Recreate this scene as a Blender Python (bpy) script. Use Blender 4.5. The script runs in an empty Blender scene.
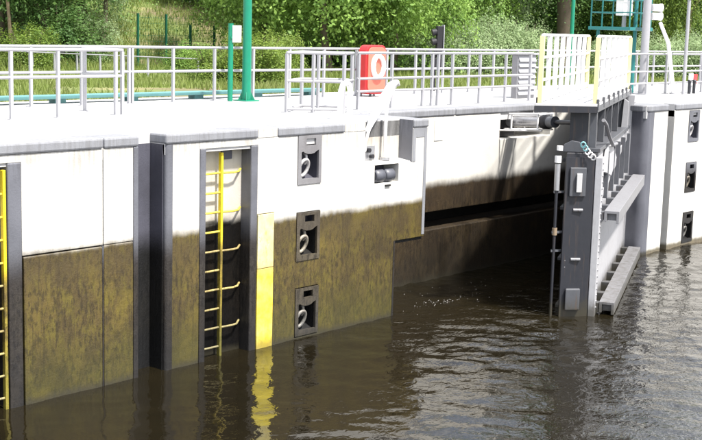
import bpy, math, random
import numpy as np
from mathutils import Vector, Matrix
R_ = math.radians
rnd = random.Random(7)
scn = bpy.context.scene
C = scn.collection

# ------------------------------------------------------------------ camera
CAM = (0.0, -13.8303, 5.0578)
cr = Vector((0.65383337, -0.75618955, 0.02606313))
cu = Vector((0.09602523, 0.11709636, 0.98846730))
cf = Vector((0.75052054, 0.64379018, -0.14917478))
cd = bpy.data.cameras.new('camera'); cam = bpy.data.objects.new('camera', cd); C.objects.link(cam)
cd.sensor_width = 36; cd.lens = 64.885; cd.clip_end = 2000; cd.clip_start = .1
m = Matrix((cr, cu, -cf)).transposed().to_4x4(); m.translation = CAM
cam.matrix_world = m
scn.camera = cam

# ------------------------------------------------------------------ light
SUN_EL, SUN_AZ = 60.0, 179.0          # azimuth clockwise from +y
w = bpy.data.worlds.new('World'); scn.world = w; w.use_nodes = True
nt = w.node_tree; bg = nt.nodes['Background']
sk = nt.nodes.new('ShaderNodeTexSky'); sk.sky_type = 'NISHITA'; sk.sun_disc = False
sk.sun_elevation = R_(SUN_EL); sk.sun_rotation = R_(SUN_AZ); sk.dust_density = 2.0; sk.air_density = 1.0; sk.ozone_density = 1.0
# broken white cloud, the same all over the sky (the water mirrors it)
tc = nt.nodes.new('ShaderNodeTexCoord'); cn = nt.nodes.new('ShaderNodeTexNoise'); cn.inputs['Scale'].default_value = 3.2; cn.inputs['Detail'].default_value = 7; cn.inputs['Roughness'].default_value = .6
mpp = nt.nodes.new('ShaderNodeMapping'); mpp.inputs['Scale'].default_value = (1, 1, 2.2); nt.links.new(tc.outputs['Generated'], mpp.inputs[0]); nt.links.new(mpp.outputs[0], cn.inputs['Vector'])
cm = nt.nodes.new('ShaderNodeMapRange'); cm.interpolation_type = 'SMOOTHSTEP'; cm.inputs[1].default_value = .38; cm.inputs[2].default_value = .58; nt.links.new(cn.outputs['Fac'], cm.inputs[0])
mx = nt.nodes.new('ShaderNodeMix'); mx.data_type = 'RGBA'; nt.links.new(cm.outputs[0], mx.inputs[0]); nt.links.new(sk.outputs[0], mx.inputs[6]); mx.inputs[7].default_value = (10.5, 10.5, 10.6, 1)
nt.links.new(mx.outputs[2], bg.inputs[0]); bg.inputs[1].default_value = .11
sd = bpy.data.lights.new('sun', 'SUN'); so = bpy.data.objects.new('sun', sd); C.objects.link(so)
sd.energy = 4.9; sd.angle = R_(4.0); sd.color = (1, .955, .88)
sv = Vector((math.sin(R_(SUN_AZ))*math.cos(R_(SUN_EL)), math.cos(R_(SUN_AZ))*math.cos(R_(SUN_EL)), math.sin(R_(SUN_EL))))
so.rotation_euler = sv.to_track_quat('Z', 'Y').to_euler(); so.location = (0, -10, 30)
vs = scn.view_settings
vs.view_transform = 'Standard'; vs.look = 'None'; vs.gamma = 1; vs.use_curve_mapping = False
vs.exposure = 1.05

# ------------------------------------------------------------------ material helpers
class NT:
    def __init__(s, name):
        s.m = bpy.data.materials.new(name); s.m.use_nodes = True
        s.t = s.m.node_tree; s.b = s.t.nodes['Principled BSDF']; s.o = s.t.nodes['Material Output']
        s.pos = s.n('ShaderNodeNewGeometry').outputs['Position']
    def n(s, ty, **k):
        x = s.t.nodes.new(ty)
        for a, b in k.items(): setattr(x, a, b)
        return x
    def l(s, a, b): s.t.links.new(a, b)
    def inp(s, sock, v):
        if hasattr(v, 'default_value') or isinstance(v, bpy.types.NodeSocket): s.l(v, sock)
        else: sock.default_value = v
    def math(s, op, a, b=0.0, clamp=False):
        x = s.n('ShaderNodeMath', operation=op, use_clamp=clamp); s.inp(x.inputs[0], a); s.inp(x.inputs[1], b); return x.outputs[0]
    def noise(s, scale, detail=4, rough=.55, sc=(1, 1, 1), off=(0, 0, 0), dist=0.0):
        mp = s.n('ShaderNodeMapping'); s.l(s.pos, mp.inputs[0]); mp.inputs['Scale'].default_value = sc; mp.inputs['Location'].default_value = off
        x = s.n('ShaderNodeTexNoise'); s.l(mp.outputs[0], x.inputs['Vector'])
        x.inputs['Scale'].default_value = scale; x.inputs['Detail'].default_value = detail; x.inputs['Roughness'].default_value = rough; x.inputs['Distortion'].default_value = dist
        return x.outputs['Fac']
    def ramp(s, fac, lo, hi):
        x = s.n('ShaderNodeMapRange', interpolation_type='SMOOTHSTEP'); s.inp(x.inputs[0], fac); x.inputs[1].default_value = lo; x.inputs[2].default_value = hi
        return x.outputs[0]
    def mix(s, f, a, b):
        x = s.n('ShaderNodeMix', data_type='RGBA'); s.inp(x.inputs[0], f)
        for k, v in ((6, a), (7, b)):
            if isinstance(v, tuple): x.inputs[k].default_value = (*v[:3], 1)
            else: s.l(v, x.inputs[k])
        return x.outputs[2]
    def xyz(s):
        x = s.n('ShaderNodeSeparateXYZ'); s.l(s.pos, x.inputs[0]); return x.outputs
    def bump(s, h, strength=.4, dist=.01):
        x = s.n('ShaderNodeBump'); s.l(h, x.inputs['Height']); x.inputs['Strength'].default_value = strength; x.inputs['Distance'].default_value = dist
        s.l(x.outputs[0], s.b.inputs['Normal'])
    def out(s, col=None, rough=None, metal=None, spec=None):
        for k, v in (('Base Color', col), ('Roughness', rough), ('Metallic', metal), ('Specular IOR Level', spec)):
            if v is None: continue
            if isinstance(v, tuple): v = (*v[:3], 1)
            s.inp(s.b.inputs[k], v)
        return s.m

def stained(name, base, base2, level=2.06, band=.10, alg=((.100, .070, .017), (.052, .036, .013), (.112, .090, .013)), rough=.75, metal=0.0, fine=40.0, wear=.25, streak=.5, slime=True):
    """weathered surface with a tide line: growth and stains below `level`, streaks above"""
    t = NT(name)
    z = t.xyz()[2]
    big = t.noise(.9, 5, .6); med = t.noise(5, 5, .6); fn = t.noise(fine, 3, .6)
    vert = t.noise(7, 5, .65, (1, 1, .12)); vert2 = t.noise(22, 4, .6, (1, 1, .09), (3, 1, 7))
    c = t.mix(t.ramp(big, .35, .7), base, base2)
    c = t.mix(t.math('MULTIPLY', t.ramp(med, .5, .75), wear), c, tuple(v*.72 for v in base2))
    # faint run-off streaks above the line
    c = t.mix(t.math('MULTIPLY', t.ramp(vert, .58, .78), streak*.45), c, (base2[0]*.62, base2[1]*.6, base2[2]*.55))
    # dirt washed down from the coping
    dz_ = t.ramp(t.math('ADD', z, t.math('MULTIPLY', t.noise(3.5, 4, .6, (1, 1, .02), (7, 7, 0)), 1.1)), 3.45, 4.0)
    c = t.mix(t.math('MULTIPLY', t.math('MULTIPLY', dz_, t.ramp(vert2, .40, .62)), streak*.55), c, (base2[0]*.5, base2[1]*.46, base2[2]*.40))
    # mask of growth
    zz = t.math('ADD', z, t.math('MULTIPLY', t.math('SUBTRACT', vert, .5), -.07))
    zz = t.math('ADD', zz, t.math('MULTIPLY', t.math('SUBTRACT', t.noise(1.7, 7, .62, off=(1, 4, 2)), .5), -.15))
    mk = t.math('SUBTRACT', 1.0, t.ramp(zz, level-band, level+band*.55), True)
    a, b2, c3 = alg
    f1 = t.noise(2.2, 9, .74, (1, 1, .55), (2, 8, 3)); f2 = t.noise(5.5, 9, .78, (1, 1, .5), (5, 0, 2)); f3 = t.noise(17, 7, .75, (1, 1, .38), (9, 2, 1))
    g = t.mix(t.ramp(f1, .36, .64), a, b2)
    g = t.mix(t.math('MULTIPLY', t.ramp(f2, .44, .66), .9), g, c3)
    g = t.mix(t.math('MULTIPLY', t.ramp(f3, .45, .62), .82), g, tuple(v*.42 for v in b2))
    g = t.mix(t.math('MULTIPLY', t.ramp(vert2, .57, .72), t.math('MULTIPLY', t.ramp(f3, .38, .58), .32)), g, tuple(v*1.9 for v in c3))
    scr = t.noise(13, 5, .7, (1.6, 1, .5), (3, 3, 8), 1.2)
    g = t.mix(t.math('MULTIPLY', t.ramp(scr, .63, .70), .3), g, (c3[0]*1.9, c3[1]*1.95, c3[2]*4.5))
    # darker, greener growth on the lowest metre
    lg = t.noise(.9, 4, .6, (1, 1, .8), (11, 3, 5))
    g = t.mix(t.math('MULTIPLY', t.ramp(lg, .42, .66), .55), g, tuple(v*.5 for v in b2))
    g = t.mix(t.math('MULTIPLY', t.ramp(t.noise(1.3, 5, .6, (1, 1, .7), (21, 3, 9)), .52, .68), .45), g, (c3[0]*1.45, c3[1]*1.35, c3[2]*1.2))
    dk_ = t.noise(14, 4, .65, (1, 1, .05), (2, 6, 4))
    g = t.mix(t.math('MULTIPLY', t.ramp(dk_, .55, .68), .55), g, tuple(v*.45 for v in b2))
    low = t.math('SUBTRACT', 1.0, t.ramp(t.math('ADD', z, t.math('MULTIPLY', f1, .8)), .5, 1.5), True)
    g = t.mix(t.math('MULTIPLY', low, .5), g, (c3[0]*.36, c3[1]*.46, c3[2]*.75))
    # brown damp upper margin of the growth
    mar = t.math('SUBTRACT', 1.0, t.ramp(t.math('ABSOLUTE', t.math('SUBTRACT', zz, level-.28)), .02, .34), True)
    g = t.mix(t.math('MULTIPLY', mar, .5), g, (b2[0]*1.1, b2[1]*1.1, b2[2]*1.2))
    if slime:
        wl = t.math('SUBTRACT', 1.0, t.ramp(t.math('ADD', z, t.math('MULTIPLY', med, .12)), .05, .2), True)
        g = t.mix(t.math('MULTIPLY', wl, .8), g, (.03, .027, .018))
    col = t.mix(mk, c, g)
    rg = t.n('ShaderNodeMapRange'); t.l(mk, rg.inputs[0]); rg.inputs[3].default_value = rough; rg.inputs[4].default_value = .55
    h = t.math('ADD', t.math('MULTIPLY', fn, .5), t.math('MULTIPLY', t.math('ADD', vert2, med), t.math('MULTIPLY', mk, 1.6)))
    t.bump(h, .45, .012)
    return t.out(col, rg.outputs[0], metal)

def paint(name, col, rough=.45, var=.18, metal=0.0, rust=None, rustamt=.0, scale=9.0, weed=False):
    t = NT(name)
    n1 = t.noise(scale, 5, .62); n2 = t.noise(scale*3.3, 4, .6, (1, 1, .2), (2, 5, 1))
    c = t.mix(t.math('MULTIPLY', t.ramp(n1, .4, .72), var*2), col, tuple(v*.7 for v in col))
    c = t.mix(t.math('MULTIPLY', t.ramp(n2, .58, .75), var), c, tuple(v*.5+.02 for v in col))
    if rust: c = t.mix(t.math('MULTIPLY', t.ramp(t.noise(scale*1.7, 6, .7, off=(8, 8, 8)), .62, .72), rustamt), c, rust)
    if weed:
        zz = t.math('ADD', t.xyz()[2], t.math('MULTIPLY', t.math('SUBTRACT', n1, .5), .5))
        c = t.mix(t.math('MULTIPLY', t.math('SUBTRACT', 1.0, t.ramp(zz, .05, .42), True), .8), c, (.035, .03, .016))
        c = t.mix(t.math('MULTIPLY', t.ramp(t.noise(16, 5, .7, (1, 1, .07), (6, 4, 0)), .54, .7), .5), c, (.085, .055, .038))
    t.bump(n1, .12, .004)
    rg = t.n('ShaderNodeMapRange'); t.l(n2, rg.inputs[0]); rg.inputs[3].default_value = rough-.1; rg.inputs[4].default_value = rough+.15
    return t.out(c, rg.outputs[0], metal)

def leafmat(name, c1, c2, c3, trans=.35):
    t = NT(name)
    g = t.n('ShaderNodeNewGeometry'); ri = g.outputs['Random Per Island']
    cl = t.noise(.8, 3, .6)
    c = t.mix(ri, c1, c2); c = t.mix(t.math('MULTIPLY', t.ramp(cl, .42, .66), .75), c, c3)
    t.out(c, .5, None, .25)
    tr = t.n('ShaderNodeBsdfTranslucent'); t.l(t.mix(.5, c, tuple(min(1, v*1.6) for v in c2)), tr.inputs[0])
    ms = t.n('ShaderNodeMixShader'); ms.inputs[0].default_value = trans
    t.l(t.b.outputs[0], ms.inputs[1]); t.l(tr.outputs[0], ms.inputs[2]); t.l(ms.outputs[0], t.o.inputs[0])
    return t.m

M = {}
M['wall'] = stained('lock_wall_concrete', (.53, .52, .50), (.45, .435, .41), wear=.5, streak=.9)
M['pier'] = stained('pier_concrete', (.60, .59, .56), (.54, .52, .49), level=.14, band=.08, alg=((.2, .17, .10), (.16, .12, .07), (.22, .19, .1)), slime=False)
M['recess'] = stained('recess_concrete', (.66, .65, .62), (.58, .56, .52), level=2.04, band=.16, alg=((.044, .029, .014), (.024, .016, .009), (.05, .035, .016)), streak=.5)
M['coping'] = stained('coping_grey', (.235, .241, .262), (.185, .19, .21), level=-5, fine=60, streak=.5)
M['steel'] = stained('edge_steel', (.15, .154, .178), (.105, .108, .125), level=1.98, band=.35, alg=((.040, .034, .028), (.022, .018, .016), (.034, .028, .02)), rough=.45, metal=.15, streak=.9, slime=False)
M['steel_dark'] = stained('niche_steel', (0.2475, 0.2438, 0.255), (0.18, 0.1725, 0.18), level=2.15, band=.06, alg=((0.0975, 0.0825, 0.05625), (0.06375, 0.0525, 0.0375), (0.0825, 0.0675, 0.045)), rough=.5, metal=.2)
M['quoin'] = stained('quoin_shade', (.035, .028, .026), (.022, .018, .018), level=1.2, band=.5, alg=((.03, .015, .010), (.015, .009, .007), (.03, .017, .01)), slime=False)  # shade between gate and pier put into a near-black base, red-brown below
M['groove'] = stained('groove_steel', (.085, .085, .11), (.055, .055, .07), level=2.0, band=.3, alg=((.010, .009, .009), (.006, .006, .006), (.011, .01, .008)), rough=.5, metal=.1, slime=False)
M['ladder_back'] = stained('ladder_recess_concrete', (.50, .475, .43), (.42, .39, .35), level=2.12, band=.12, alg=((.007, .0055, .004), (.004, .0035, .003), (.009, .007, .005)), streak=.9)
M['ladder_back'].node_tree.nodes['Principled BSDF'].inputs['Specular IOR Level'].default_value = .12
M['ladder'] = stained('ladder_yellow', (.78, .62, .02), (.7, .52, .02), level=1.85, band=.25, alg=((.30, .22, .03), (.1, .07, .02), (.32, .26, .03)), rough=.45, slime=False)
M['rung'] = stained('rung_yellow', (.74, .60, .06), (.66, .5, .05), level=1.95, band=.12, alg=((.42, .33, .10), (.26, .2, .08), (.45, .36, .14)), rough=.5, slime=False)
M['steel_clean'] = stained('corner_steel', (.115, .118, .14), (.085, .087, .105), level=.12, band=.1, alg=((.05, .042, .03), (.03, .025, .018), (.04, .035, .02)), rough=.4, metal=.15, streak=.7)
M['ring'] = stained('ring_steel', (.52, .51, .52), (.42, .40, .40), level=2.15, band=.06, alg=((.34, .31, .26), (.22, .19, .15), (.3, .27, .2)), rough=.4, metal=.3, slime=False)
def mark(name, c1, c2, dirt):
    t = NT(name); z = t.xyz()[2]
    c = t.mix(t.ramp(t.noise(2.5, 5, .6), .35, .68), c1, c2)
    c = t.mix(t.math('MULTIPLY', t.ramp(t.noise(9, 6, .7, (1, 1, .35)), .54, .7), dirt), c, (.34, .22, .06))
    c = t.mix(t.math('MULTIPLY', t.ramp(t.noise(26, 4, .7), .63, .7), dirt), c, (.10, .06, .03))
    c = t.mix(t.math('MULTIPLY', t.math('SUBTRACT', 1.0, t.ramp(t.math('ABSOLUTE', t.math('SUBTRACT', t.math('ADD', z, t.math('MULTIPLY', t.noise(12), .1)), 1.33)), .0, .12), True), dirt*.8), c, (.40, .30, .12))
    c = t.mix(t.math('MULTIPLY', t.math('SUBTRACT', 1.0, t.ramp(t.math('ADD', z, t.math('MULTIPLY', t.noise(9, 5, .7, (1, 1, .3)), .5)), .28, .55), True), .75), c, (.16, .12, .03))
    return t.out(c, .5)
M['strip'] = mark('yellow_mark', (.76, .60, .03), (.78, .66, .16), .8)
M['strip2'] = mark('yellow_mark_overexposed', (.74, .62, .22), (.72, .66, .40), .8)
M['deck'] = stained('deck_concrete', (.50, .495, .495), (.44, .435, .44), level=-5, streak=0, wear=.5)
M['rail'] = paint('rail_galvanised', (0.3267, 0.3267, 0.3478), .42, .1, .1)
M['white'] = paint('white_paint', (.78, .77, .77), .4, .08)
M['yellow'] = paint('yellow_paint', (.80, .73, .36), .4, .14)
M['gate_dark'] = paint('gate_dark_grey', (0.01785, 0.01912, 0.0255), .42, .2, 0, (0.03188, 0.02231, 0.01912), .5, weed=True)
M['gate'] = paint('gate_grey', (0.075, 0.07875, 0.09), .4, .2, 0, (0.09, 0.075, 0.0675), .4, weed=True)
M['gate_skin'] = paint('gate_skin_grey', (.40, .40, .42), .4, .16, 0, (.24, .21, .18), .4, weed=True)
M['gate_light'] = paint('gate_light_grey', (.20, .20, .215), .4, .16, 0, (0.1594, 0.1435, 0.1275), .4, weed=True)
M['walk'] = paint('walkway_grating', (0.42, 0.42, 0.4275), .6, .1)
M['green'] = paint('green_pole_paint', (0, 0.1837, 0.105), .35, .14)
M['teal'] = paint('teal_paint', (0.015, 0.165, 0.165), .4, .15)
M['teal_pale'] = paint('pale_turquoise_paint', (.10, .25, .25), .5, .14)
M['fence'] = paint('fence_green', (0.0075, 0.075, 0.04125), .45, .1)
M['red'] = paint('red_plastic', (0.465, 0.01875, 0.0225), .35, .08)
M['salmon'] = paint('overexposed_red_plastic', (0.555, 0.135, 0.09), .45, .12)  # paler red: overexposed light on the box front put into the colour
M['black'] = paint('black_housing', (.006, .0055, .009), .6, .1)
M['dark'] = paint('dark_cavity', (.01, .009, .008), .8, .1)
M['rubber'] = paint('grey_drum', (0.0825, 0.08625, 0.105), .45, .2)
M['glass_dark'] = paint('lamp_glass', (.03, .03, .04), .1, .02)
M['chrome'] = paint('cylinder_steel', (.42, .42, .44), .28, .15, .6)
M['cyan'] = paint('cyan_shackle', (.25, .55, .58), .4, .1)
M['bark'] = paint('bark', (.11, .085, .06), .9, .35, scale=14)
M['bark_pale'] = paint('bark_pale', (.24, .18, .12), .9, .3, scale=14)
M['leaf_a'] = leafmat('leaf_maple', (0.1443, 0.249, 0.04586), (0.2621, 0.3931, 0.09173), (0.09828, 0.19, 0.04586))
M['leaf_b'] = leafmat('leaf_dark', (0.06318, 0.1334, 0.0351), (0.1404, 0.2386, 0.06318), (0.04914, 0.1053, 0.0351))
M['leaf_c'] = leafmat('leaf_lime', (.11, .175, .03), (.20, .27, .05), (.085, .15, .03))
M['leaf_d'] = leafmat('leaf_silver', (0.192, 0.2729, 0.1213), (0.3437, 0.4245, 0.2426), (0.1415, 0.2224, 0.09098))
M['leaf_e'] = leafmat('leaf_wood', (0.04914, 0.09828, 0.03089), (0.1053, 0.1825, 0.04914), (0.0351, 0.07722, 0.02527))
M['grass'] = leafmat('grass_blades', (0.1212, 0.1683, 0.03029), (0.204, 0.255, 0.07225), (0.1913, 0.2125, 0.0765), .35)
M['flower'] = leafmat('flower_yellow', (.6, .52, .1), (.75, .68, .2), (.7, .6, .15), .2)

def ground_mat():
    t = NT('meadow_ground'); x, y, z = t.xyz()
    n1 = t.noise(.35, 5, .6); n2 = t.noise(3, 5, .65); n3 = t.noise(.18, 3, .6, off=(40, 3, 0))
    c = t.mix(t.ramp(n2, .35, .7), (0.091, 0.133, 0.028), (0.154, 0.182, 0.049))
    c = t.mix(t.ramp(n1, .5, .68), c, (0.21, 0.189, 0.084))
    c = t.mix(t.math('MULTIPLY', t.ramp(n3, .5, .6), .8), c, (0.133, 0.098, 0.0595))
    t.bump(n2, .6, .08)
    return t.out(c, .9)
M['ground'] = ground_mat()

def water_mat():
    t = NT('canal_water'); x, y, z = t.xyz()
    c = t.mix(t.ramp(t.noise(.25, 4, .6), .35, .7), (.0105, .0083, .0041), (.0075, .0061, .0033))
    n2 = t.noise(6, 2, .5, (1, 1.2, 1), (4, 2, 0), .9); n3 = t.noise(15, 2, .5, off=(1, 9, 0), dist=.5)
    amp = t.ramp(t.math('ADD', x, t.math('MULTIPLY', y, -.25)), 11.0, 19.0)
    h = t.math('MULTIPLY', t.math('ADD', n2, t.math('MULTIPLY', n3, .25)), t.math('ADD', .25, amp))
    t.bump(h, 1.0, .010)
    t.b.inputs['IOR'].default_value = 1.45
    return t.out(c, .02, 0.0, .5)
M['water'] = water_mat()

# ------------------------------------------------------------------ mesh helpers
POS = {}
class MB:
    def __init__(s): s.v = []; s.f = []; s.sm = []
    def add(s, vs, fs, smooth=False):
        k = len(s.v); s.v += [tuple(a) for a in vs]; s.f += [tuple(i+k for i in f) for f in fs]; s.sm += [smooth]*len(fs); return s
    def box(s, x0, x1, y0, y1, z0, z1):
        return s.add([(x0,y0,z0),(x1,y0,z0),(x1,y1,z0),(x0,y1,z0),(x0,y0,z1),(x1,y0,z1),(x1,y1,z1),(x0,y1,z1)],
                     [(0,3,2,1),(4,5,6,7),(0,1,5,4),(1,2,6,5),(2,3,7,6),(3,0,4,7)])
    def prism(s, poly, a, b, axis='z'):
        """poly: 2-D outline counter-clockwise; extruded along axis from a to b"""
        n = len(poly)
        if axis == 'z': P = lambda p, h: (p[0], p[1], h)
        elif axis == 'y': P = lambda p, h: (p[0], h, p[1])
        else: P = lambda p, h: (h, p[0], p[1])
        vs = [P(p, a) for p in poly]+[P(p, b) for p in poly]
        fs = [tuple(range(n-1, -1, -1)), tuple(range(n, 2*n))]+[(i, (i+1) % n, n+(i+1) % n, n+i) for i in range(n)]
        return s.add(vs, fs)
    def tube(s, pts, r, seg=10, closed=False, flat=None):
        """flat=(w,h): elliptical section"""
        P = [Vector(p) for p in pts]; n = len(P); rr = r if isinstance(r, (list, tuple)) else [r]*n
        vs = []; up = None
        for i in range(n):
            d = (P[(i+1) % n]-P[i-1]) if closed else (P[min(i+1, n-1)]-P[max(i-1, 0)])
            d.normalize()
            if up is None:
                up = Vector((0, 0, 1)) if abs(d.z) < .9 else Vector((0, 1, 0))
            a = d.cross(up); a.normalize(); b = a.cross(d); up = b
            for k in range(seg):
                t = 2*math.pi*k/seg; fx, fy = flat if flat else (1, 1)
                vs.append(P[i]+a*(math.cos(t)*rr[i]*fx)+b*(math.sin(t)*rr[i]*fy))
        fs = []
        for i in range(n if closed else n-1):
            j = (i+1) % n
            for k in range(seg): fs.append((i*seg+k, i*seg+(k+1) % seg, j*seg+(k+1) % seg, j*seg+k))
        s.add(vs, fs, True)
        if not closed:
            s.add(vs[:seg], [tuple(range(seg-1, -1, -1))]); s.add(vs[-seg:], [tuple(range(seg))])
        return s
    def cells(s, A, B, filled, d0, d1, plane='xz'):
        """boundary of the filled cells of a grid (no inner faces); plane xz: depth along y, plane xy: depth along z"""
        nx, nz = len(A)-1, len(B)-1; F = lambda i, j: 0 <= i < nx and 0 <= j < nz and filled(i, j)
        if plane == 'xz': P = lambda a, b, d: (a, d, b)
        else: P = lambda a, b, d: (a, b, d)
        def q(a, b, c, d): s.add([a, b, c, d], [(0, 1, 2, 3)])
        for i in range(nx):
            for j in range(nz):
                if not F(i, j): continue
                a0, a1, b0, b1 = A[i], A[i+1], B[j], B[j+1]
                q(P(a0,b0,d0), P(a1,b0,d0), P(a1,b1,d0), P(a0,b1,d0)); q(P(a0,b0,d1), P(a0,b1,d1), P(a1,b1,d1), P(a1,b0,d1))
                if not F(i-1, j): q(P(a0,b0,d1), P(a0,b0,d0), P(a0,b1,d0), P(a0,b1,d1))
                if not F(i+1, j): q(P(a1,b0,d0), P(a1,b0,d1), P(a1,b1,d1), P(a1,b1,d0))
                if not F(i, j-1): q(P(a0,b0,d1), P(a1,b0,d1), P(a1,b0,d0), P(a0,b0,d0))
                if not F(i, j+1): q(P(a0,b1,d0), P(a1,b1,d0), P(a1,b1,d1), P(a0,b1,d1))
        return s
    def build(s, name, mat, parent=None, bevel=0, fix=False):
        po = POS.get(parent, Vector((0, 0, 0))) if parent else Vector((0, 0, 0))
        v = np.array(s.v); c = Vector(((v[:,0].min()+v[:,0].max())/2, (v[:,1].min()+v[:,1].max())/2, v[:,2].min()))
        me = bpy.data.meshes.new(name); me.from_pydata([tuple(a) for a in (v-np.array(c))], [], s.f)
        me.polygons.foreach_set('use_smooth', s.sm)
        if fix:
            import bmesh
            bm = bmesh.new(); bm.from_mesh(me); bmesh.ops.remove_doubles(bm, verts=bm.verts, dist=1e-5); bmesh.ops.recalc_face_normals(bm, faces=bm.faces); bm.to_mesh(me); bm.free()
        me.materials.append(M[mat]); me.update()
        o = bpy.data.objects.new(name, me); C.objects.link(o); o.location = c-po; o.parent = parent
        POS[o] = c
        if bevel:
            b = o.modifiers.new('bevel', 'BEVEL'); b.width = bevel; b.segments = 2; b.limit_method = 'ANGLE'; b.angle_limit = R_(50)
        return o
def bx(name, mat, parent, x0, x1, y0, y1, z0, z1, bevel=0): return MB().box(x0, x1, y0, y1, z0, z1).build(name, mat, parent, bevel)
def tag(o, label, cat, group=None):
    o['label'] = label; o['category'] = cat
    if group: o['group'] = group
    return o
def thing(name, label, cat, loc, rz=0, group=None, local=False):
    e = bpy.data.objects.new(name, None); C.objects.link(e); e.location = loc; e.rotation_euler = (0, 0, rz); e.empty_display_size = .2
    POS[e] = Vector((0, 0, 0)) if local else Vector(loc)
    return tag(e, label, cat, group)
def struct(o): o['kind'] = 'structure'; return o
def dup(o, parent, loc, name=None):
    c = o.copy(); C.objects.link(c); c.parent = parent; c.location = Vector(loc)-POS.get(parent, Vector((0, 0, 0))) if parent else loc; return c
def at(px, fwd):                      # photo column -> ground position at a given distance along the view axis
    return ((.58+.000517*px)*fwd, (.867-.000598*px)*fwd-13.83)
def arc(c, r, a0, a1, n, f): return [f(c[0]+r*math.cos(R_(a0+(a1-a0)*i/n)), c[1]+r*math.sin(R_(a0+(a1-a0)*i/n))) for i in range(n+1)]

# ------------------------------------------------------------------ water and ground
Zd = 3.5
def water_sheet():
    # one sheet; real wavelets where the picture looks, livelier towards the discharging gate
    rw = np.random.RandomState(11)
    X = np.concatenate([[-80, -40, -15, 0], np.arange(4, 40, .06), np.arange(40, 60, .5), [75, 100, 160]])
    Y = np.concatenate([[-90, -50, -25], np.arange(-14, 2.7, .055), [3.2]])
    gx, gy = np.meshgrid(X, Y)
    live = np.clip((gx-.25*gy-11.5)/8.0, 0, 1); live = live*live*(3-2*live)
    far = np.clip((gx-20)/14, 0, 1)
    pat = .5+.5*np.sin(gx*.55+1.3*np.sin(gy*.5+.6))*np.sin(gy*.7-gx*.2+1.1*np.sin(gx*.35)); pat2 = .5+.5*np.sin(gx*1.3+gy*.9+2*np.sin(gy*.8+gx*.3))
    h = np.zeros_like(gx)
    for k in range(56):
        lam = .24*(1.5/.24)**(rw.rand()**1.15); a = rw.uniform(0, 2*math.pi) if k % 3 else rw.normal(.9, .35); ph = rw.uniform(0, 6.28)
        warp = .5*np.sin(gx*.8+k)+.4*np.sin(gy*.9+1.7*k)
        slope = .024 if lam < .5 else .016
        w_ = np.sin((gx*math.cos(a)+gy*math.sin(a))*2*math.pi/lam+ph+warp)
        h += w_*slope*lam/(2*math.pi)*(1 if k % 2 else .4+1.2*pat2)
    h *= .24+live*(.18+1.0*pat**1.5)*(1-.4*far)
    edge = (gx < 4) | (gx > 40) | (gy < -14) | (gy > 2.6); h[edge] = 0
    v = np.stack([gx, gy, h], -1).reshape(-1, 3); nx = len(X); ny = len(Y)
    i = (np.arange(ny-1)[:, None]*nx+np.arange(nx-1)[None, :]).ravel(); f = np.stack([i, i+1, i+nx+1, i+nx], 1)
    me = bpy.data.meshes.new('canal_water'); n = len(f)
    me.vertices.add(len(v)); me.vertices.foreach_set('co', v.astype(np.float32).ravel()); me.loops.add(4*n); me.loops.foreach_set('vertex_index', f.astype(np.int32).ravel())
    me.polygons.add(n); me.polygons.foreach_set('loop_start', np.arange(0, 4*n, 4, dtype=np.int32)); me.polygons.foreach_set('loop_total', np.full(n, 4, dtype=np.int32)); me.polygons.foreach_set('use_smooth', np.ones(n, dtype=bool))
    me.materials.append(M['water']); me.update(calc_edges=True)
    o = bpy.data.objects.new('canal_water', me); C.objects.link(o); return o
struct(water_sheet())
def gz(x, y):
    z = 3.45+.24*max(0, min(y, 34)-23)
    return z+.10*math.sin(x*.31+1)*math.sin(y*.27)*min(1, max(0, (y-8)/6))+.05*math.sin(x*1.1)*math.sin(y*.9+2)*min(1, max(0, (y-8)/6))
xs = [-300, -120, -40]+[i*1.5-30 for i in range(0, 108)]+[150, 240, 500]; ys = [7.15+i*1.2 for i in range(0, 30)]+[50, 90, 200, 600]
V = [(x, y, gz(x, y)) for y in ys for x in xs]; nx = len(xs)
F = [(j*nx+i, j*nx+i+1, (j+1)*nx+i+1, (j+1)*nx+i) for j in range(len(ys)-1) for i in range(nx-1)]
struct(MB().add(V, F, True).build('meadow_ground', 'ground'))
# quay deck, open over the stop-log grooves, the boarding notch and the gate recess
A = [-30, 11.49, 12.0, 16.45, 17.75, 18.17, 26.45, 27.5, 27.84, 90]; B = [.02, .30, .34, 1.62, 7.2]
def dk(i, j):
    if j == 3: return True
    if i == 5: return False
    if i == 1: return j >= 2
    if i == 3: return j >= 1
    if i == 7: return j >= 1
    return True
struct(MB().cells(A, B, dk, 3.2, 3.492, 'xy').build('quay_deck', 'deck', fix=True))

# ------------------------------------------------------------------ lock wall left of the gate
LW = thing('lock_wall', 'long pale concrete lock wall with olive algae below, left of the gate', 'wall', (13, .3, 0))
ZB, ZT = -1.5, 3.35
T = .35
bx('wall_core', 'groove', LW, -30, 17.3, T, 2.6, ZB, 1.34)
bx('wall_core', 'groove', LW, -30, 18.1, T, 1.55, 1.36, 3.19)
bx('wall_panel', 'wall', LW, -30, 8.4, 0, T, ZB, ZT, .006)
bx('lintel', 'wall', LW, 8.4, 9.55, 0, T, 3.25, ZT)
bx('wall_panel', 'wall', LW, 9.55, 10.865, 0, T, 2.015, ZT, .006)
bx('wall_panel', 'wall', LW, 10.88, 11.40, 0, T, 2.015, ZT, .006)
bx('wall_panel', 'wall', LW, 9.57, 10.85, -.008, T-.01, ZB, 1.995, .012)
bx('wall_panel', 'wall', LW, 10.885, 11.40, -.004, T-.01, ZB, 2.005, .012)
bx('joint_angle', 'steel', LW, 10.853, 10.878, -.002, .1, .0, 2.0)
bx('wall_panel', 'wall', LW, 12.125, 12.66, 0, T, ZB, ZT, .008)
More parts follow.
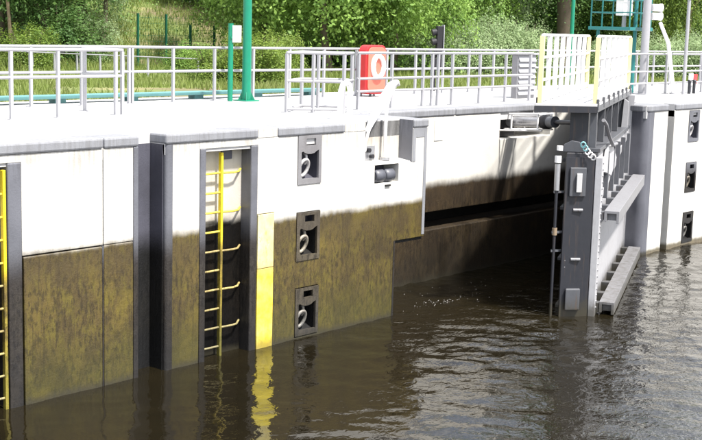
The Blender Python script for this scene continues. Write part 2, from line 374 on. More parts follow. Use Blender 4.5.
bx('lintel', 'wall', LW, 12.66, 13.87, .0, T, 3.25, ZT)
# right part of the wall, one face with openings for the niches and the notch
A = [13.87, 14.25, 14.77, 15.33, 16.45, 16.72, 17.33, 17.38, 17.75, 18.17]; B = [ZB, .03, .85, 1.29, 1.36, 2.1, 2.16, 2.42, 2.55, 2.74, ZT]
def wl(i, j):
    z = (B[j]+B[j+1])/2; x = (A[i]+A[i+1])/2
    if i == 0 and z < 2.16: return False
    if i == 2 and (.03 < z < .85 or 1.29 < z < 2.1 or z > 2.55): return False
    if 16.45 < x < 17.75 and z > 2.74: return False
    if 16.72 < x < 17.38 and 2.42 < z < 2.74: return False
    if x > 17.33 and z < 1.36: return False
    return True
MB().cells(A, B, wl, 0, T, 'xz').build('wall_panel', 'wall', LW, .008, True)
bx('step_joint', 'groove', LW, 17.335, 18.165, .05, 1.5, 1.3, 1.355)
# yellow mark: two plates with a seam, the upper paled to imitate overexposure
s1 = bx('yellow_mark', 'strip', LW, 13.885, 14.24, -.012, .3, ZB, 1.28, .006); s1['label'] = 'bright yellow painted plate at the waterline'
s2 = bx('yellow_mark', 'strip2', LW, 13.885, 14.24, -.012, .3, 1.29, 2.15, .006); s2['label'] = 'upper half of the yellow plate, overexposure put into its pale colour'
# steel corner protection
bx('steel_edge', 'steel', LW, 9.335, 9.545, -.012, T, ZB, 3.248, .02)
bx('steel_edge', 'steel', LW, 11.403, 11.49, -.012, T, ZB, 3.349, .015)
no = [(12.122, -.012), (12.122, T), (12.0, T)]+arc((12.05, .04), .05, 180, 270, 5, lambda a, b: (a, b))
MB().prism([(a, b) for a, b in no][::-1], ZB, 3.348).build('steel_edge', 'steel', LW)
bx('groove_lining', 'groove', LW, 11.985, 11.998, .06, T-.004, ZB, 3.345)
bx('groove_lining', 'groove', LW, 11.492, 11.984, T-.02, T-.002, ZB, 3.345)
bx('steel_edge', 'steel', LW, 12.663, 12.78, -.012, T, ZB, 3.247, .015)
bx('steel_edge', 'steel', LW, 13.72, 13.868, -.012, T, ZB, 3.247, .02)
# ladder recess of the visible ladder
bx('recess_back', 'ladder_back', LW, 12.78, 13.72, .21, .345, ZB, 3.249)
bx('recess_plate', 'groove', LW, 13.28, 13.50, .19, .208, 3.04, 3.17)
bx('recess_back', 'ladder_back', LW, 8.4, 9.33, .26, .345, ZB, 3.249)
# coping stones
def cope(x0, x1): bx('coping_stone', 'coping', LW, x0, x1, -.025, .46, 3.352, Zd, .03)
cope(-30, 7.6); cope(7.61, 10.865)
MB().cells([10.88, 11.49, 11.5], [-.025, .46, .47], lambda i, j: i == 0 and j == 0, 3.352, Zd, 'xy').build('coping_stone', 'coping', LW, .03, True)
cope(11.988, 13.86)
bx('coping_infill', 'wall', LW, 13.865, 14.30, -.004, .46, 3.351, Zd, .01)
cope(14.305, 15.90)
bx('coping_infill', 'wall', LW, 15.905, 16.445, -.004, .46, 3.351, Zd, .012)
MB().prism([(17.755, -.025), (18.195, -.025), (18.195, 1.575), (17.755, 1.575)], 3.352, Zd).build('coping_stone', 'coping', LW, .03)
# boarding notch: lining, floor, frame and rope drum
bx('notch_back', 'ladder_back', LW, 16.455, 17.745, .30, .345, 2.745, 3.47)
bx('notch_side', 'steel', LW, 17.735, 17.752, .0, .30, 2.745, 3.49)
MB().prism([(.004, 2.745), (.03, 2.765), (.30, 2.80), (.30, 2.745)], 16.46, 17.73, 'x').build('notch_sill', 'wall', LW, .02, True)
bx('notch_frame', 'coping', LW, 17.76, 17.84, -.008, .2, 2.75, 3.34); bx('notch_frame', 'coping', LW, 18.09, 18.165, -.008, .2, 1.4, 3.34); bx('notch_frame', 'coping', LW, 17.842, 18.088, -.007, .2, 3.18, 3.34)
bx('drum_pocket', 'dark', LW, 16.722, 17.378, .28, .345, 2.42, 2.615)
# gate recess step edge steel
bx('steel_edge', 'steel', LW, 17.29, 17.332, -.006, .1, ZB, 1.36)

RD = thing('rope_drum', 'dark grey split rope drum in the notch at the top of the wall', 'drum', (17.05, .1, 2.42))
for x0, x1 in ((16.80, 17.035), (17.065, 17.30)):
    MB().tube([(x0, .10, 2.545), (x0+.02, .10, 2.545), (x1-.02, .10, 2.545), (x1, .10, 2.545)], [.085, .115, .115, .085], 20).build('drum_half', 'rubber', RD)
MB().tube([(16.73, .10, 2.545), (17.37, .10, 2.545)], .03, 10).build('axle', 'chrome', RD)
bx('drain_lip', 'dark', RD, 17.0, 17.14, -.03, .0, 2.36, 2.39, .004)

# ------------------------------------------------------------------ gate recess
GR = thing('gate_recess_wall', 'gate recess wall, white above dark brown wet concrete with a black slot', 'wall', (22, 1.8, 0))
A = [16.8, 22.87, 24.9, 27.2]; B = [1.41, 2.78, 3.349]
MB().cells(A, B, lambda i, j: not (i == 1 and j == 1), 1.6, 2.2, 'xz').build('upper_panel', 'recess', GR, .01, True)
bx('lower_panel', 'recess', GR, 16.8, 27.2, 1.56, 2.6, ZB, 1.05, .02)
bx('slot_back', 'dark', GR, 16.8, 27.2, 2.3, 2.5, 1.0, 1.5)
bx('cylinder_niche_back', 'recess', GR, 22.8, 25.0, 2.21, 2.3, 2.7, 3.4)
bx('cover_plate', 'recess', GR, 20.50, 20.80, 1.588, 1.60, 2.86, 3.27, .003)
for x0, x1 in ((18.2, 21.2), (21.21, 24.2), (24.21, 26.43)): bx('coping_stone', 'coping', GR, x0, x1, 1.578, 2.05, 3.352, Zd, .03)
bx('quoin_block', 'quoin', GR, 26.46, 27.2, .7, 1.56, ZB, 3.34)

# ------------------------------------------------------------------ right pier
RP = thing('lock_pier', 'sunlit white concrete pier right of the gate with steel clad corner', 'wall', (30, .3, 0))
co = arc((26.60, .15), .16, 180, 270, 8, lambda a, b: (a, b))
MB().prism([(26.80, -.01), (26.80, .5), (26.44, .7)][::-1]+co[::-1][::-1] if False else co+[(26.80, -.01), (26.80, .5), (26.44, .7)], ZB, 3.35).build('steel_corner', 'steel_clean', RP, 0, True)
A = [26.81, 27.5, 27.84, 28.6, 29.17, 60]; B = [ZB, .06, .82, 1.31, 2.05, 2.55, 3.32, 3.349]
def pf(i, j):
    if i == 1: return False
    if i == 3 and j in (1, 3, 5): return False
    return True
MB().cells(A, B, pf, 0, .32, 'xz').build('pier_panel', 'pier', RP, .008, True)
bx('groove_lining', 'groove', RP, 27.4, 27.9, .322, .4, ZB, 3.34)
bx('pier_core', 'groove', RP, 26.8, 60, .41, 1.5, ZB, 3.19)
MB().prism([(26.42, .70), (26.42, .14)]+arc((26.60, .15), .185, 180, 270, 6, lambda a, b: (a, b))[1:]+[(27.499, -.025), (27.499, .7)], 3.352, Zd).build('coping_stone', 'coping', RP, .03, True)
for x0, x1 in ((27.845, 34), (34.01, 42), (42.01, 60)): bx('coping_stone', 'coping', RP, x0, x1, -.025, .46, 3.352, Zd, .03)

# ------------------------------------------------------------------ mooring niches
def niche(x, z, label, dx=.56, dz=.8, mat='steel_dark'):
    t = thing('mooring_niche', label, 'mooring ring', (x+dx/2, 0, z), 0, 'steel mooring niches set in the lock walls')
    P = lambda a, b: (x+a*dx, z+b*dz)
    def pl(name, poly, y0=-.012, y1=.04, m=mat, bev=.006):
        return MB().prism([P(*q) for q in poly][::-1], y0, y1, 'y').build(name, m, t, bev, True)
    # face plate in pieces round the two openings
    e = .004
    mb = MB()
    for poly in ([(e, e), (.14, e), (.14, 1-e), (e, 1-e)], [(.88, e), (1-e, e), (1-e, 1-e), (.88, 1-e)], [(.14, e), (.88, e), (.88, .11), (.81, .11), (.74, .115), (.28, .115), (.2, .12), (.14, .17)],
                 [(.14, .93), (.88, .93), (.88, 1-e), (.14, 1-e)], [(.14, .79), (.34, .79), (.34, .93), (.14, .93)], [(.74, .79), (.88, .79), (.88, .93), (.74, .93)],
                 [(.14, .66), (.2, .675), (.28, .645), (.4, .62), (.55, .615), (.68, .63), (.78, .67), (.88, .69), (.88, .79), (.14, .79)]):
        mb.prism([P(*q) for q in poly][::-1], -.014, .03, 'y')
    mb.build('face_plate', mat, t, 0, True)
    mb = MB()
    x0, x1, z0, z1 = x+.10*dx, x+.92*dx, z+.06*dz, z+.72*dz
    mb.add([(x0,.03,z0),(x1,.03,z0),(x1,.03,z1),(x0,.03,z1),(x0+.03,.25,z0+.1),(x1-.03,.25,z0+.1),(x1-.03,.25,z1),(x0+.03,.25,z1)], [(4,5,6,7),(0,1,5,4),(1,2,6,5),(2,3,7,6),(3,0,4,7)])
    mb.build('pocket', 'groove', t)  # dark groove steel paints in the shade inside the pocket
    mb = MB(); x0, x1, z0, z1 = x+.3*dx, x+.78*dx, z+.77*dz, z+.95*dz
    mb.add([(x0,.03,z0),(x1,.03,z0),(x1,.03,z1),(x0,.03,z1),(x0,.16,z0),(x1,.16,z0),(x1,.16,z1),(x0,.16,z1)], [(4,5,6,7),(0,1,5,4),(1,2,6,5),(2,3,7,6),(3,0,4,7)])
    mb.build('upper_slot', 'groove', t)
    # ring hanging from a steel eye
    cx, cz = x+.38*dx, z+.33*dz
    MB().tube([(cx+.105*math.cos(a)+.02*math.sin(a), .07-.03*math.sin(a), cz+.135*math.sin(a)) for a in [2*math.pi*k/22 for k in range(22)]], .03, 10, True).build('ring', 'ring', t)
    MB().tube([(cx+.03, .22, cz+.27), (cx+.035, .12, cz+.26), (cx+.045, .06, cz+.20), (cx+.05, .05, cz+.11), (cx+.045, .09, cz+.06)], .027, 10).build('hook', 'ring', t)
    return t
niche(14.77, 2.55, 'steel mooring ring niche at the top of the left wall, on white concrete')
niche(14.77, 1.295, 'steel mooring ring niche in mid wall, just under the algae line')
niche(14.77, .04, 'steel mooring ring niche at the waterline of the algae covered wall')
niche(28.605, 2.555, 'top mooring niche of the three on the white right pier', .56, .76, 'steel')
niche(28.605, 1.315, 'middle mooring niche of the three on the white right pier', .56, .73, 'steel')
niche(28.605, .065, 'lowest mooring niche on the right pier, just above the water', .56, .75, 'steel')

# ------------------------------------------------------------------ ladders
def ladder(xl, xr, xb, label, dy=0.0):
    t = thing('wall_ladder', label, 'ladder', ((xl+xr)/2, .12, 0), 0, 'yellow ladders in wall recesses')
    for x in (xl, xr): bx('stringer', 'ladder', t, x-.022, x+.022, .075+dy, .14+dy, -1.2, 3.16, .005)
    z = -.75; k = 0
    while z < 3.1:
        MB().tube([(xl+.01, .11+dy, z), (xr-.01, .11+dy, z)], .017, 8).build('rung', 'rung', t)
        if k % 2 == 0 and not dy:
            MB().tube([(xr+.01, .09, z), (xr+.25, .085, z-.005), (xr+.36, .10, z), (xb, .2, z+.02)], .017, 8).build('bracket', 'rung', t)
        z += .3; k += 1
    return t
ladder(12.815, 13.19, 13.69, 'yellow steel ladder in the dark recess beside the yellow mark')
ladder(8.86, 9.29, 9.29, 'yellow ladder stringer cut off at the left edge of the picture', -.08)

# ------------------------------------------------------------------ grab rails over the notch
t = thing('grab_rail', 'white upright double tube grab rail left of the notch', 'grab rail', (16.9, .55, Zd))
MB().tube([(16.62, .75, 3.49), (16.64, .75, 4.0), (16.69, .75, 4.1), (16.78, .75, 4.13), (16.85, .75, 4.09), (16.88, .75, 4.0), (16.88, .75, 3.49)], .05, 12).build('tube', 'white', t)
t = thing('grab_rail', 'broad curved white grab rail sweeping down into the notch', 'grab rail', (17.3, .3, 3.0))
pts = [(16.62, .16, 2.98), (16.63, .16, 3.15), (16.70, .16, 3.36), (16.86, .17, 3.58), (17.06, .18, 3.80), (17.24, .19, 4.0), (17.37, .2, 4.12), (17.47, .2, 4.155), (17.53, .2, 4.10)]
MB().tube(pts, [.035, .04, .055, .09, .10, .10, .095, .08, .05], 12, flat=(.55, 1)).build('curved_arm', 'white', t)
MB().tube([(17.47, .2, 4.10), (17.30, .2, 3.90), (17.235, .2, 3.7), (17.22, .2, 3.4), (17.22, .2, 2.86)], .032, 10).build('leg', 'white', t)
MB().tube([(16.60, .13, 3.33), (16.555, .13, 3.15), (16.55, .13, 2.98)], .02, 8).build('cable', 'black', t)
bx('anchor_plate', 'chrome', t, 16.58, 17.05, .285, .299, 2.81, 3.05)
for a, b in ((16.66, 2.93), (16.84, 2.98), (16.93, 2.87)): MB().tube([(a, .22, b), (a, .284, b)], .04, 12).build('flange_bolt', 'gate_dark', t)
MB().tube([(17.22, .2, 2.79), (17.22, .2, 2.84)], .09, 14).build('foot_plate', 'chrome', t)

# ------------------------------------------------------------------ lock gate (local frame: x towards the mitre end, y towards the chamber)
G = thing('lock_gate', 'grey steel mitre gate leaf standing half open with walkway on top', 'lock gate', (26.1, .55, 0), R_(204), None, True)
def gb(name, mat, x0, x1, y0, y1, z0, z1, bev=.008, par=G): return bx(name, mat, par, x0, x1, y0, y1, z0, z1, bev)
# mitre post (slanted end), web and flanges
ep = MB().prism([(6.35, -.26), (7.05, -.26), (6.80, .22), (6.35, .22)], -1.4, 2.98).build('mitre_post', 'gate_dark', G, .012, True)
MB().prism([(7.052, -.27), (7.075, -.25), (6.83, .225), (6.805, .21)], -1.3, 2.9).build('seal_edge', 'gate_dark', ep)
MB().prism([(7.02, -.19), (7.085, -.17), (6.95, .10), (6.88, .08)], 2.2, 2.72).build('guide_block', 'gate', ep, .012, True)
MB().prism([(7.02, -.16), (7.10, -.15), (6.98, .1), (6.9, .08)], .12, .52).build('lower_guide_block', 'gate', ep, .02, True)
MB().prism([(7.03, -.06), (7.096, -.05), (7.05, .04), (6.98, .03)], 2.28, 2.62).build('guide_pad', 'walk', ep, .01, True)
for z in (1.05, 1.95): MB().tube([(7.0, -.1, z), (6.94, .06, z)], .03, 8).build('bolt', 'gate_light', ep)
for z in (.9, 1.02): MB().prism([(7.03, -.2), (7.05, -.2), (6.9, .06), (6.88, .06)], z, z+.02).build('weld_bead', 'gate_light', ep)
# skin with flange edge
gb('edge_flange', 'gate_skin', 6.55, 6.83, .235, .36, -1.4, 2.9, .01)
gb('skin_plate', 'gate_skin', -.25, 6.54, .20, .25, -1.4, 2.96, .004)
gb('heel_flange', 'gate_skin', -.32, -.24, .06, .34, -1.4, 3.72, .006)
for k in range(34): MB().tube([(-.28, .335, .1+k*.105), (-.28, .37, .1+k*.105)], .028, 6).build('bolt', 'white', G)
for k in range(24): MB().tube([(6.72, .355, .15+k*.115), (6.72, .377, .15+k*.115)], .022, 6).build('bolt', 'chrome', G)
# vertical ribs on the skin and diagonal stiffener
for u in (5.4, 4.2, 3.0, 1.8, .6): gb('rib', 'gate', u-.02, u+.02, .252, .345, 2.0, 2.9)
MB().prism([(6.5, 1.9), (6.5, 2.05), (.3, 2.95), (.3, 2.80)][::-1], .254, .275, 'y').build('brace_plate', 'gate_skin', G, .004, True)
# recess side: girders and rear members, heel post
for z in (.0, .9, 1.85, 2.75): gb('girder', 'gate_dark', .0, 6.34, -.42, .195, z, z+.06)
for u in (.1, 1.6, 3.2, 4.8): gb('rear_post', 'gate_dark', u, u+.12, -.45, -.30, -1.4, 2.9)
MB().tube([(-.02, -.02, -1.4), (-.02, -.02, 3.7)], .23, 20).build('heel_post', 'gate_dark', G)
# upper frame carrying the walkway
gb('top_girder', 'gate', .1, 6.78, -.24, .30, 2.985, 3.06)
for u in (6.62, 5.2, 3.75, 2.3, .85): gb('frame_post', 'gate', u-.045, u+.045, .08, .20, 3.062, 3.745, .006)
gb('web_plate', 'gate_dark', .2, 6.6, .0, .03, 3.062, 3.745)
MB().prism([(6.64, -.27), (6.70, -.27), (6.64, .05), (6.58, .05)], 3.062, 3.745).build('end_web', 'gate_dark', G)
MB().prism([(-.27, 3.062), (-.02, 3.062), (-.27, 3.5)], 6.45, 6.5, 'x').build('gusset', 'gate', G)
for u in (5.2, 3.75, 2.3): MB().prism([(.2, 3.65), (.2, 3.745), (.05, 3.745), (.05, 3.10), (.08, 3.10)], u-.7, u-.68, 'x').build('gusset', 'gate', G, 0, True)
# curved steel arm with shackle at the head of the leaf
MB().tube([(6.5, .30, 3.55), (6.2, .33, 3.45), (5.8, .36, 3.2), (5.2, .38, 3.0), (4.2, .36, 2.95)], .035, 8).build('guide_bar', 'gate_light', G)
MB().prism([(.16, 2.88), (.30, 2.88), (.30, 3.62), (.20, 3.70)], .9, .98, 'x').build('head_plate', 'gate_skin', G, 0, True)
MB().prism([(5.9, 2.55), (4.6, 2.35), (3.6, 2.62), (4.5, 2.95), (5.6, 3.0)][::-1], .27, .33, 'y').build('pivot_plate', 'gate_skin', G, .01, True)
# lifting eye and chain on the post head
MB().prism([(-.36, 2.985), (.02, 2.985), (.02, 3.08), (-.06, 3.17), (-.2, 3.19), (-.33, 3.12)], 6.86, 6.92, 'x').build('lifting_lug', 'gate', G, .008, True)
ch = [(7.0, .02, 3.13), (6.99, .06, 3.07), (6.98, .10, 3.01), (6.97, .15, 2.955), (6.96, .20, 2.915)]
for k, (a, b, c) in enumerate(ch):
    MB().tube([(a+.015*math.sin(q*.9+k*1.6), b+.042*math.cos(q), c+.05*math.sin(q)) for q in [2*math.pi*i/12 for i in range(12)]], .013, 6, True).build('chain_link', 'cyan' if k < 2 else 'white', G)
# slim guide pipe in front of the mitre post, with clamps
MB().tube([(7.10, -.40, -1.0), (7.10, -.40, 2.75)], .028, 10).build('guide_pipe', 'gate_dark', G)
MB().tube([(7.10, -.40, 2.3), (7.10, -.40, 2.78)], .05, 10).build('pipe_sleeve', 'chrome', G)
MB().tube([(7.10, -.40, 2.80), (7.10, -.40, 2.92)], .06, 10).build('pipe_cap', 'white', G)
MB().tube([(7.09, -.38, 3.02), (7.09, -.38, 3.1)], .055, 10).build('pipe_cap', 'white', G)
for z in (2.25, 1.52, 1.18): MB().prism([(7.0, -.27), (7.14, -.44), (7.06, -.46), (6.95, -.27)], z, z+.035).build('pipe_clamp', 'gate', G)
MB().tube([(7.10, -.40, 1.49), (7.10, -.40, 1.62)], .045, 8).build('pipe_coupling', 'bark_pale', G)
# fender beams: channel beam on brackets
for zt in (1.95, .27):
    fb = MB()
    fb.prism([(.42, zt-.02), (.42, zt-.22), (.47, zt-.22), (.47, zt-.07), (.64, zt-.07), (.64, zt-.25), (.69, zt-.25), (.69, zt-.02)][::-1], .12, 6.66, 'x')
    f = fb.build('fender_beam', 'gate_light', G, .006, True); f['label'] = 'upper fender beam on the leaf' if zt > 1 else 'lower fender beam just above the water'
    for u in (.15, 1.2, 2.3, 3.4, 4.5, 5.6, 6.55):
        MB().box(u-.02, u+.02, .475, .635, zt-.2, zt-.075).build('stiffener', 'gate_light', f)
        MB().prism([(.25, zt-.05), (.41, zt-.05), (.41, zt-.2), (.25, zt-.42)][::-1], u-.10, u+.10, 'x').build('bracket', 'gate', f, 0, True)
    for k in range(8): MB().tube([(.5+k*.8, .53, zt-.069), (.5+k*.8, .53, zt-.055)], .02, 6).build('bolt', 'gate', f)
# walkway deck
wk = MB().prism([(-.75, -.83), (7.27, -.83), (6.74, .20), (-.95, .20)], 3.80, 3.85).build('walkway_deck', 'walk', G, .006, True)
MB().prism([(-.6, -.84), (7.28, -.845), (7.26, -.80), (-.6, -.80)], 3.70, 3.798).build('edge_channel', 'gate_dark', wk)
MB().prism([(7.285, -.845), (6.755, .215), (6.70, .215), (7.22, -.845)][::-1], 3.69, 3.797).build('edge_channel', 'gate_dark', wk, 0, True)
MB().prism([(6.70, .16), (6.70, .215), (-.8, .215), (-.8, .16)], 3.70, 3.798).build('edge_channel', 'gate', wk, 0, True)
for u in (5.0, 3.0, 1.0): gb('cross_beam', 'gate_dark', u, u+.08, -.79, .15, 3.70, 3.797, 0, wk)
# guard panels along both sides of the walkway
def guard(y, u0, u1, n, lab, out):
    g = thing('walkway_guard', lab, 'railing', (26.1, .55, 0), R_(204), 'guard rails on the gate walkway', True)
    for k in range(n):
        u = u0+(u1-u0)*k/(n-1); end = k in (0, n-1)
        o = gb('end_post' if end else 'upright', 'yellow' if end else 'white', u-.045, u+.045, y-.04, y+.04, 3.852, 5.03, .006, g)
        if out: gb('post_bracket', 'gate', u-.06, u+.06, y+.032, y+.075, 3.74, 3.93, .006, g)
        elif end: gb('post_bracket', 'gate_dark', u-.06, u+.06, y-.06, y-.032, 3.74, 3.95, .006, g)
    for z in (5.045, 4.65, 4.25): MB().tube([(u0, y, z), (u1, y, z)], .026, 8).build('rail', 'white', g)
    MB().box(u1+.04, u0-.04, y-.008, y+.008, 3.87, 3.98).build('toe_board', 'white', g)
guard(-.77, 7.16, -.2, 9, 'white railing with yellow end posts along the far side of the gate walkway', False)
guard(.15, 6.66, -.45, 8, 'white railing with yellow end posts along the near side of the gate walkway', True)

# hydraulic cylinder
th = R_(204)
def W(u, v, z): return Vector((26.1+u*math.cos(th)-v*math.sin(th), .55+u*math.sin(th)+v*math.cos(th), z))
a = Vector((23.45, 1.75, 3.13)); b = W(4.0, -.28, 3.33); d = b-a
HC = thing('hydraulic_cylinder', 'grey hydraulic cylinder pushing the gate from its wall niche', 'hydraulic ram', (23.2, 1.4, 2.8))
P = lambda f: a+d*f
MB().tube([P(.0), P(.46)], .105, 18).build('barrel', 'chrome', HC)
MB().tube([P(.46), P(.475), P(.53), P(.545)], [.14, .15, .15, .12], 18).build('gland', 'black', HC)
MB().tube([P(.545), P(.62)], .12, 18).build('gland_nut', 'gate', HC)
MB().tube([P(.62), P(.93)], .05, 14).build('piston_rod', 'gate_dark', HC)
MB().tube([P(.92)+Vector((0, 0, -.09)), P(.92)+Vector((0, 0, .09))], .11, 16).build('rod_eye', 'gate_dark', HC)
sd_ = Vector((d.y, -d.x, 0)).normalized()
for sgn in (-1, 1):
    o = sd_*(.17*sgn)
    for dz in (-.16, .17): MB().tube([P(.02)+o+Vector((0, 0, dz)), P(.5)+o+Vector((0, 0, dz))], .02, 8).build('frame_bar', 'white', HC)
    for f in (.12, .48): MB().tube([P(f)+o+Vector((0, 0, -.16)), P(f)+o+Vector((0, 0, .17))], .02, 8).build('frame_bar', 'white', HC)
MB().tube([P(.05)+Vector((0, 0, .13)), P(.5)+Vector((0, 0, .15))], .022, 8).build('oil_pipe', 'white', HC)
MB().tube([P(.05)+Vector((-.55, .15, -.17)), P(.45)+Vector((0, 0, -.19))], .018, 8).build('oil_pipe', 'white', HC)
bx('pivot_bracket', 'gate_dark', HC, 23.1, 23.8, 1.85, 2.205, 2.80, 3.34, .01)

# ------------------------------------------------------------------ railings
def railing(label, pts, posts, hs=(1.1, .62), r=.027, name='guard_railing', z=Zd, h=1.1, plates=True, mat='rail', group=None):
    t = thing(name, label, 'railing', (*pts[0], z), 0, group)
    zb = z-.009
    pm = MB().box(-.03, .03, -.022, .022, 0, h-.02)
    base = None; plate = None
    for (x, y) in posts:
        if base is None:
            base = MB().box(x-.026, x+.026, y-.026, y+.026, zb, z+h-.02).build('post', mat, t)
            if plates: plate = MB().box(x-.07, x+.07, y-.07, y+.07, zb-.004, zb+.014).build('base_plate', mat, base)
        else:
            o = dup(base, t, (x, y, zb)); POS[o] = Vector((x, y, zb))
            if plate:
                q = plate.copy(); C.objects.link(q); q.parent = o; q.location = plate.location
    for (ax, ay), (bx_, by) in zip(pts, pts[1:]):
        for hh in hs: MB().tube([(ax, ay, z+hh), (bx_, by, z+hh)], r, 8).build('rail', mat, t)
    return t
def lin(a, b, n): return [(a[0]+(b[0]-a[0])*i/n, a[1]+(b[1]-a[1])*i/n) for i in range(n+1)]
# rear railing along the whole quay
pb = [(9.2+1.14*i, 5.76) for i in range(0, 46)]
railing('long pale railing along the rear edge of the quay in front of the grass', [(8.0, 5.76), (62, 5.76)], pb+[(16.12, 5.76)])
railing('short front railing on the quay at the left edge with end return', [(9.4, 3.4), (13.97, 3.4), (13.97, 4.5)], [(9.9, 3.4), (10.83, 3.4), (11.73, 3.4), (12.63, 3.4), (13.82, 3.4), (13.96, 3.4), (13.97, 4.45)], (1.1, .66))
railing('low corner railing enclosing the notch left of the red life ring box', [(17.08, 2.48), (17.88, 1.77), (18.75, 2.30), (18.1, 3.05), (17.08, 2.48)], [(17.08, 2.48), (17.88, 1.77), (17.45, 2.15), (18.72, 2.30), (18.1, 3.05), (18.3, 2.8)], (1.1, .58, .06))
railing('front railing along the edge of the gate recess', [(18.9, 2.33), (25.6, 2.6)], lin((18.95, 2.33), (25.5, 2.6), 6)+[(21.46, 2.43), (21.68, 2.44)], (1.1, .60, .35))
railing('pale railing on the right pier behind its coping', [(29.2, 2.75), (50, 2.9)], lin((29.3, 2.75), (49.9, 2.9), 18), (1.1, .62, .3))
railing('white high guard frame at the right edge of the quay', [(34.3, 2.0), (34.9, 1.5), (44, 1.5)], [(34.3, 2.0), (34.9, 1.5), (36.1, 1.5), (37.4, 1.5), (39, 1.5), (41, 1.5), (43, 1.5)], (1.26, .95), h=1.28, mat='white')
# far railing across the meadow edge
x0, y0 = at(-10, 42); x1, y1 = at(198, 38)
railing('thin distant railing beyond the turquoise beam at far left', [(x0, y0), (x1, y1)], lin((x0, y0), (x1, y1), 9), (1.0, .1), .02, z=3.05, h=1.0, plates=False)

# turquoise beam behind the rear railing
t = thing('turquoise_beam', 'pale turquoise steel beam on low supports behind the rear railing', 'beam', (14, 6.5, Zd))
MB().prism([(6.35, 3.58), (6.70, 3.58), (6.70, 3.65), (6.35, 3.65)], 2, 22.4, 'x').build('beam', 'teal_pale', t, .01, True)
for i in range(12): bx('support', 'teal_pale', t, 2.2+i*1.8, 2.45+i*1.8, 6.45, 6.66, 3.488, 3.579)

# ------------------------------------------------------------------ green lamp pole and sign post
def pole(name, label, cat, x, y, r0, r1, h, mat, z=Zd-.009):
    t = thing(name, label, cat, (x, y, z))
    MB().tube([(x, y, z), (x, y, z+h*.5), (x, y, z+h)], [r0, (r0+r1)/2, r1], 16).build('shaft', mat, t)
    return t
t = pole('lamp_pole', 'thick green lamp pole rising out of the picture behind the left wall', 'lamp post', 18.96, 5.45, .10, .075, 6.5, 'green')
bx('base_plate', 'green', t, 18.76, 19.16, 5.25, 5.65, 3.488, 3.515, .004)
for k in range(4):
    a_ = k*math.pi/2+.78; cx, cy = 18.96+.09*math.cos(a_), 5.45+.09*math.sin(a_)
    MB().prism([(0, 3.515), (.1, 3.515), (0, 3.72)], -.006, .006, 'y').build('gusset', 'green', t)
    g = [o for o in t.children if o.name.startswith('gusset')][-1]; g.location = Vector((18.96+.13*math.cos(a_), 5.45+.13*math.sin(a_), 3.515))-POS[t]; g.rotation_euler.z = a_
MB().tube([(18.96, 5.45, 9.9), (18.6, 5.1, 10.05), (18.1, 4.6, 10.05)], .05, 10).build('arm', 'green', t)
MB().tube([(18.2, 4.7, 10.03), (17.9, 4.4, 10.03), (17.6, 4.1, 10.0)], [.08, .14, .06], 12, flat=(1, .5)).build('lantern', 'gate_light', t)
t = pole('sign_post', 'short green post with small white sign beside the lamp pole', 'sign', 18.55, 5.52, .055, .055, 1.62, 'green')
MB().prism([(18.53, 4.72), (18.78, 4.72), (18.78, 5.07), (18.53, 5.07)], 5.44, 5.452, 'y').build('board', 'white', t, .003, True)
MB().box(18.50, 18.60, 5.452, 5.475, 4.80, 4.84).build('clip', 'green', t)

# ------------------------------------------------------------------ life ring box
LX, LY = 22.78, 5.35
t = thing('life_ring_box', 'red life ring cabinet with white ring on the rear railing', 'life ring', (LX+.36, LY+.12, 3.5))
def rrect(x0, x1, z0, z1, r, n=6):
    o = []
    for cx, cz, a0 in ((x1-r, z0+r, -90), (x1-r, z1-r, 0), (x0+r, z1-r, 90), (x0+r, z0+r, 180)):
        o += [(cx+r*math.cos(R_(a0+90*i/n)), cz+r*math.sin(R_(a0+90*i/n))) for i in range(n+1)]
    return o
MB().prism(rrect(LX, LX+.74, 3.55, 4.70, .16)[::-1], LY+.02, LY+.26, 'y').build('case', 'red', t, .02, True)
mb = MB(); mb.prism(rrect(LX+.05, LX+.69, 3.60, 4.65, .14)[::-1], LY-.012, LY+.02, 'y'); mb.build('front_panel', 'salmon', t, .012, True)
cx, cz = LX+.37, 4.20
MB().tube([(cx+.19*math.cos(q), LY-.03, cz+.25*math.sin(q)) for q in [2*math.pi*i/28 for i in range(28)]], .085, 12, True, flat=(.6, 1)).build('ring', 'white', t)
MB().prism([(cx+.16*math.cos(q), cz+.22*math.sin(q)) for q in [-2*math.pi*i/20 for i in range(20)]], LY-.025, LY-.014, 'y').build('ring_panel', 'salmon', t, 0, True)
MB().tube([(cx+.19*math.cos(q), LY-.085, cz+.27*math.sin(q)) for q in [-.5+i*.2 for i in range(10)]], .014, 6).build('grab_line', 'red', t)
for x in (LX+.12, LX+.60): MB().box(x, x+.05, LY+.262, LY+.30, 3.49, 4.5).build('back_post', 'rail', t)
MB().tube([(LX+.16, LY+.0, 3.56), (LX+.16, LY+.0, 3.49)], .03, 8).build('foot', 'black', t)

